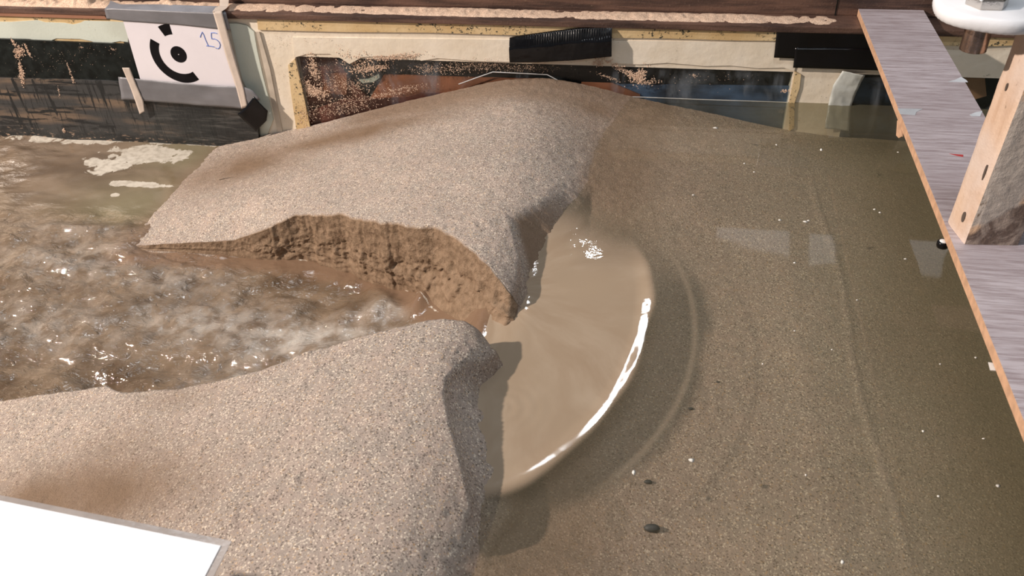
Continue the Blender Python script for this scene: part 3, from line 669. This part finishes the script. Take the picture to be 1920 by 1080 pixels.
def atx(px, py, x):
    r = ray(px, py); return CAM+r*((x-CAM[0])/r[0])
xs_ = xl(1.75)-.0025
child(prism('splinter', [atx(1682, 226, xs_), atx(1689, 224, xs_), atx(1690, 256, xs_), atx(1685, 259, xs_), atx(1680, 254, xs_)], (.003, 0, 0), RAW), plank)
q = [atz(1853, 679, .212), atz(1866, 681, .212), atz(1870, 695, .212), atz(1857, 694, .212)]
tag(prism('tape_scrap', q, (0, 0, -.001), plain('white_scrap', (.72, .70, .66), .6)), 'small white scrap of tape stuck under the plank edge', 'tape scrap')
# round screw cap under the plank edge
sc_ = empty('screw_cap', atz(1768, 457, .205)); tag(sc_, 'small black ringed white cap peeking out under the plank edge', 'cap')
def lathe(name, prof, c, mat, parent=None, n=32, axis=(0, 0, 1), smooth=True):
    vs = []; fs = []; q = Vector((0, 0, 1)).rotation_difference(Vector(axis))
    for r, z in prof:
        for i in range(n):
            a = 2*math.pi*i/n; v = q@Vector((r*math.cos(a), r*math.sin(a), z)); vs.append(v+Vector(c))
    for j in range(len(prof)-1):
        for i in range(n): fs.append((j*n+i, j*n+(i+1) % n, (j+1)*n+(i+1) % n, (j+1)*n+i))
    fs.append(tuple(range(n))[::-1]); fs.append(tuple((len(prof)-1)*n+i for i in range(n)))
    return mesh(name, vs, fs, mat, parent, smooth)
c0 = Vector(sc_.location)
lathe('rim', [(.0085, -.006), (.0095, -.003), (.0095, .003), (.008, .005), (.0065, .005)], c0, BTAPE, sc_)
lathe('cap', [(.0064, 0), (.0064, .0052), (.004, .0066), (.0005, .007)], c0, plain('white_cap', (.75, .75, .75), .3), sc_)

# ------------------------------------------------------------------ wooden post standing on the plank
def post_mat():
    t = NT('mortar_smeared_wood'); c = t.co(); g = t.co((5, 5, .6)); n = t.noise(c, 7, 4, .5); b = t.noise(g, 9, 5, .6)
    sep = t.new('ShaderNodeSeparateXYZ'); t.lk(c, sep.inputs[0])
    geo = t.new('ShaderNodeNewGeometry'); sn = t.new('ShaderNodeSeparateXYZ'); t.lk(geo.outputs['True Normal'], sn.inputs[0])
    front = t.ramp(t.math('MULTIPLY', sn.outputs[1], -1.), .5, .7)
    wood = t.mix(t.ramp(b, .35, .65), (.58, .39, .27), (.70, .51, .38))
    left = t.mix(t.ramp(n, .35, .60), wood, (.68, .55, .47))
    grey = t.mix(t.ramp(t.noise(c, 60, 4), .35, .65), (.50, .43, .37), (.60, .52, .45))
    dk = t.mix(t.ramp(t.noise(c, 22, 5, .65, 1.5), .40, .62), (.16, .11, .085), (.42, .33, .27))
    hmask = t.math('ADD', sep.outputs[2], t.math('ADD', t.math('MULTIPLY', sep.outputs[0], -.9), t.math('MULTIPLY', n, .06)))
    fr = t.mix(t.ramp(n, .47, .52), grey, (.72, .48, .31))
    fr = t.mix(t.ramp(hmask, .085, .075), fr, dk)
    col = t.mix(front, left, fr)  # front tones brightened, standing in for lamp light the face lacks
    spot = t.noise(t.co((3, 3, .9)), 16, 4, .6); col = t.mix(t.ramp(spot, .68, .74, 0, .85), col, (.12, .065, .03))
    return t.set(col, .7, 0, t.bump(t.noise(c, 60, 5, .7), .0025))
A0, B0, C0 = atz(1775, 415, ZP), atz(1807, 459, ZP), atz(1911, 461, ZP)
D0 = A0+C0-B0
pbase = Vector(A0+C0)/2
post = empty('wooden_post', (pbase[0], pbase[1], ZP)); tag(post, 'mortar smeared square wooden post standing on the plank', 'post')
HP = .335; lean = Vector((.012, 0, HP))
bm = bmesh.new(); loc = Vector(post.location); NZ = 34; NS = 8; rings = []
for k in range(NZ+1):
    t_ = k/NZ; r_ = []
    cs = [Vector(p) for p in (A0, B0, C0, D0)]
    for e in range(4):
        for s_ in range(NS):
            p = cs[e].lerp(cs[(e+1) % 4], s_/NS)-loc+lean*t_
            cen = lean*t_; d = (p-cen); d.z = 0; L_ = d.length
            rnd = 1-.035*(1 if s_ == 0 else 0); p = cen+d*rnd
            nz = float(fbm(p.x*40+3, p.y*40, p.z*25, 3, 301))*.0012
            p = p+d.normalized()*nz
            if k == 0: p.z = .0003
            r_.append(bm.verts.new(p))
    rings.append(r_)
for a, b in zip(rings[:-1], rings[1:]):
    for i in range(len(a)): bm.faces.new((a[i], a[(i+1) % len(a)], b[(i+1) % len(a)], b[i]))
bm.faces.new(rings[0][::-1]); bm.faces.new(rings[-1]); bmesh.ops.recalc_face_normals(bm, faces=bm.faces[:])
me = bpy.data.meshes.new('timber'); bm.to_mesh(me); bm.free(); link('timber', me, post_mat(), post)
# knot and nail holes on the left face
dv = (Vector(B0)-Vector(A0))
KN = plain('dark_knot', (.10, .075, .06), .7)
nrm = Vector((-dv.y, dv.x, 0)).normalized();  nrm = nrm if nrm.x < 0 else -nrm
for f_, h_, rw, rh in ((.62, .035, .0045, .009), (.78, .120, .0022, .013), (.42, .245, .0022, .006)):
    c = Vector(A0)+dv*f_+lean*(h_/HP); pts = []
    for i in range(16):
        a = 2*math.pi*i/16; pts.append(c+dv.normalized()*rw*math.cos(a)+Vector((0, 0, rh*math.sin(a)))+nrm*.0016)
    child(prism('knot', pts, tuple(-nrm*.002), KN), post)

# ------------------------------------------------------------------ white disc with threaded rod on top of the post
zd = ZP+HP
dc = atz(1866, 2, zd+.022)
foot = empty('flange_disc', (dc[0], dc[1], zd)); tag(foot, 'white plastic disc with threaded rod and hex nut above the post', 'disc')
WPL = plain('white_plastic', (.80, .80, .82), .45, var=.02, bump=.0004, bscale=90)
vs = []; fs = []; n = 96; prof = [(0, .0003), (.9, .0003), (.975, .003), (1, .008), (1, .014), (.975, .0195), (.93, .022), (0.001, .022)]
for r_, z_ in prof:
    for i in range(n):
        a = 2*math.pi*i/n; rad = .079*(1+.025*math.cos(5*a+.6))*max(r_, .001)
        if z_ < .009: rad *= 1-.012*(i % 2)*(r_ > .5)
        vs.append((dc[0]+rad*math.cos(a), dc[1]+rad*math.sin(a), zd+z_))
for j in range(len(prof)-1):
    for i in range(n): fs.append((j*n+i, j*n+(i+1) % n, (j+1)*n+(i+1) % n, (j+1)*n+i))
mesh('disc', vs, fs, WPL, foot, True)
rc_ = atz(1852, -2, zd+.030)
BR = plain('bronze_steel', (.42, .30, .24), .22, .9, var=.15, scale=30)
prof = []; z_ = -.042
prof.append((.014, z_))
while z_ < .12:
    prof.append((.0178, z_+.0004)); prof.append((.0164, z_+.0014)); z_ += .0022
lathe('threaded_rod', prof, (rc_[0], rc_[1], zd), BR, foot, 36)
NUT = plain('nickel_nut', (.62, .58, .54), .22, .9, var=.06)
lathe('hex_nut', [(.026, .022), (.0275, .0235), (.0275, .034), (.025, .036)], (rc_[0], rc_[1], zd), NUT, foot, 6, smooth=False)
lathe('rubber_ring', [(.023, -.006), (.024, -.004), (.024, .0), (.023, .0003)], (rc_[0], rc_[1], zd), BTAPE, foot, 28)

# ------------------------------------------------------------------ near side of the flume: wall, rail and blurred white sheet
nw = box('wall_near', (-3, .12, -.36), (2.6, .218, .19), CREAM); tag(nw, kind='structure')
nr = box('steel_rail', (-3, .10, .19), (2.6, .235, .211), STEEL, bevel=.003); tag(nr, 'brown steel rail on the near wall under the plank end', 'rail')
ZS = .2118
zz = .222
q0, q1, q2 = atz(-40, 931, zz), atz(414, 1024, zz), atz(384, 1080, zz)
lp = empty('laminated_sheet', (q1[0]-.1, .3, zz)); tag(lp, 'blurred white laminated sheet at the lower left corner', 'sheet')
def sheet(n_, in_, th, z, mat):
    a = Vector((q1[0]-in_, q1[1]-in_*.9, z)); b = Vector((q1[0]-.34+in_, q1[1]-in_*.9+(q0[1]-q1[1])/(q0[0]-q1[0])*-.34, z))
    c = Vector((q1[0]-.34+in_, .15, z)); d = Vector((q1[0]-in_, .15, z))
    return child(prism(n_, [a, b, c, d], (0, 0, -th), mat), lp)
FILM = plain('clear_film', (.38, .33, .30), .2)
sheet('paper', .0, .0006, zz+.0008, plain('bright_paper', (.90, .90, .93), .5, var=.01))
sheet('film_margin', -.009, .0008, zz, FILM)
child(box('backing_board', (q1[0]-.33, .155, zz-.0110), (q1[0]-.015, q1[1]-.03, zz-.0010), RAW), lp)

# ------------------------------------------------------------------ floating specks, grains and stones
SPECK = plain('white_speck', (.75, .72, .66), .5)
flecks = [(1342, 239, 7, 3), (1456, 271, 3, 2), (1396, 306, 3, 2), (1510, 415, 6, 3), (1516, 413, 4, 2), (1300, 365, 4, 2), (1462, 412, 5, 2), (1640, 392, 3, 2), (1650, 398, 3, 2), (1490, 492, 4, 2), (1698, 485, 4, 1.5), (1297, 862, 8, 4),
          (1188, 885, 5, 5), (1580, 1053, 5, 4), (1872, 910, 5, 3), (1511, 890, 3, 2), (1731, 808, 3, 2), (1760, 930, 3, 2), (1845, 822, 4, 1.5), (1763, 682, 3, 1.5), (1607, 562, 3, 1.5), (1540, 280, 3, 4), (1414, 322, 3, 1.5), (1684, 285, 3, 1.5), (1830, 670, 3, 2), (1430, 682, 3, 2), (1490, 620, 3, 1.5), (1560, 655, 2.5, 1.5)]
for k, (u, v, a, b) in enumerate(flecks):
    p = atz(u, v, .0012); sx = a*np.linalg.norm(p-CAM)/FPX*.8; sy = b*np.linalg.norm(p-CAM)/FPX*1.3
    vs = []; fs = []; n = 9
    for i in range(n):
        aa = 2*math.pi*i/n; rr_ = RNG.uniform(.7, 1.15); vs.append((p[0]+sx*rr_*math.cos(aa), p[1]+sy*rr_*math.sin(aa), p[2]-.0008))
    vs.append((p[0], p[1], p[2]+.0012)); vs.append((p[0], p[1], p[2]-.0020))
    for i in range(n): fs.append((i, (i+1) % n, n)); fs.append(((i+1) % n, i, n+1))
    o = mesh('foam_fleck', vs, fs, SPECK, smooth=True)
    lb = {0: 'largest white fleck, floating nearest the far glass', 3: 'larger of a close pair of white flecks in mid pool', 4: 'smaller of a close pair of white flecks in mid pool', 11: 'long white fleck floating right of the turbid fan, near its lower rim', 12: 'white fleck just right of the lower tip of the turbid fan', 13: 'white fleck floating nearest to the camera'}.get(k)
    if lb: tag(o, lb, 'fleck')
    else: tag(o, 'tiny white fleck, a pinpoint on the olive reservoir water', 'fleck', 'pinpoint white flecks floating on the reservoir')
STN = plain('dark_pebble', (.04, .042, .045), .6)
for (u, v, r_, lb) in [(1222, 993, .011, 'blurred dark pebble lying on the sandy bed, nearest to the camera'), (1295, 767, .004, 'tiny black pebble on the bed right of the turbid arc'), (1346, 717, .003, 'tiny dark pebble on the bed, farther of two right of the arc'), (1215, 905, .006, 'small dark pebble on the bed below the turbid arc')]:
    x, y, _ = atz(u, v, -.04)
    for _i in range(4):
        z = float(ztop(np.array([[x]]), np.array([[y]]))[0, 0]); x, y, _ = atz(u, v, z)
    vs = []; fs = []; n = 12; m_ = 6
    for j in range(m_+1):
        ph = math.pi*j/m_
        for i in range(n):
            a = 2*math.pi*i/n; k = 1+.15*math.sin(2*a+1)
            vs.append((x+r_*k*math.sin(ph)*math.cos(a), y+r_*.7*k*math.sin(ph)*math.sin(a), z+r_*.35+r_*.5*math.cos(ph)))
    for j in range(m_):
        for i in range(n): fs.append((j*n+i, j*n+(i+1) % n, (j+1)*n+(i+1) % n, (j+1)*n+i))
    o = mesh('pebble', vs, fs, STN, smooth=True)
    me = o.data; me.validate(); tag(o, lb, 'pebble')

pa, pb = Vector(atz(405, 316, -.128)), Vector(atz(428, 311, -.118))
for p in (pa, pb): p.z = float(ztop(np.array([[p.x]]), np.array([[p.y]]))[0, 0])+.0012
tw = []
for k in range(5):
    q = pa.lerp(pb, k/4); q.z += .0012*math.sin(k*math.pi/4); q.y += .0008*(-1)**k; tw.append(q)
cu = bpy.data.curves.new('twig', 'CURVE'); cu.dimensions = '3D'; cu.bevel_depth = .0009; cu.bevel_resolution = 1
sp = cu.splines.new('POLY'); sp.points.add(4)
for i, q in enumerate(tw): sp.points[i].co = (*q, 1); sp.points[i].radius = 1-.12*i
tmp = bpy.data.objects.new('twig', cu); me = bpy.data.meshes.new_from_object(tmp); bpy.data.objects.remove(tmp)
tag(link('twig', me, plain('twig_bark', (.07, .045, .03), .8)), 'tiny dark twig lying on the sand slope above the muddy water', 'twig')

# ------------------------------------------------------------------ the hall around the flume (seen only as reflections)
HW = plain('hall_wall', (.16, .14, .11), .8)
tag(box('wall_back', (-6, 5.2, -1), (7, 5.3, 4.2), HW), kind='structure')
tag(box('ceiling', (-6, -4, 4.1), (7, 5.3, 4.2), HW), kind='structure')
def mir(px, py, y):
    P = atz(px, py, 0); r = ray(px, py).copy(); r[2] = -r[2]; return P+r*((y-P[1])/r[1])
def lit(name, col, st):
    t = NT(name); t.p.inputs['Base Color'].default_value = (.6, .6, .6, 1)
    t.p.inputs['Emission Color'].default_value = (*col, 1); t.p.inputs['Emission Strength'].default_value = st; return t.m
HB = lit('pale_glow', (.92, .93, 1), 1.5); HR = lit('brown_glow', (1, .52, .38), .7)  # added unseen glowing panels that give the pool its pale and brown reflections
def hall(nm, px, m): o = prism(nm, [mir(u, v, 5.15) for u, v in px], (0, .03, 0), m); return tag(o, kind='structure')
hall('window_3', [(1340, 385), (1478, 425), (1480, 485), (1340, 450)], HB)
hall('window_4', [(1533, 375), (1552, 377), (1572, 492), (1515, 497)], HB)
hall('window_5', [(1668, 392), (1850, 400), (1850, 440), (1790, 430), (1760, 523), (1716, 517)], HB)
hall('window_6', [(1735, 575), (1900, 590), (1900, 640), (1742, 606)], HR)
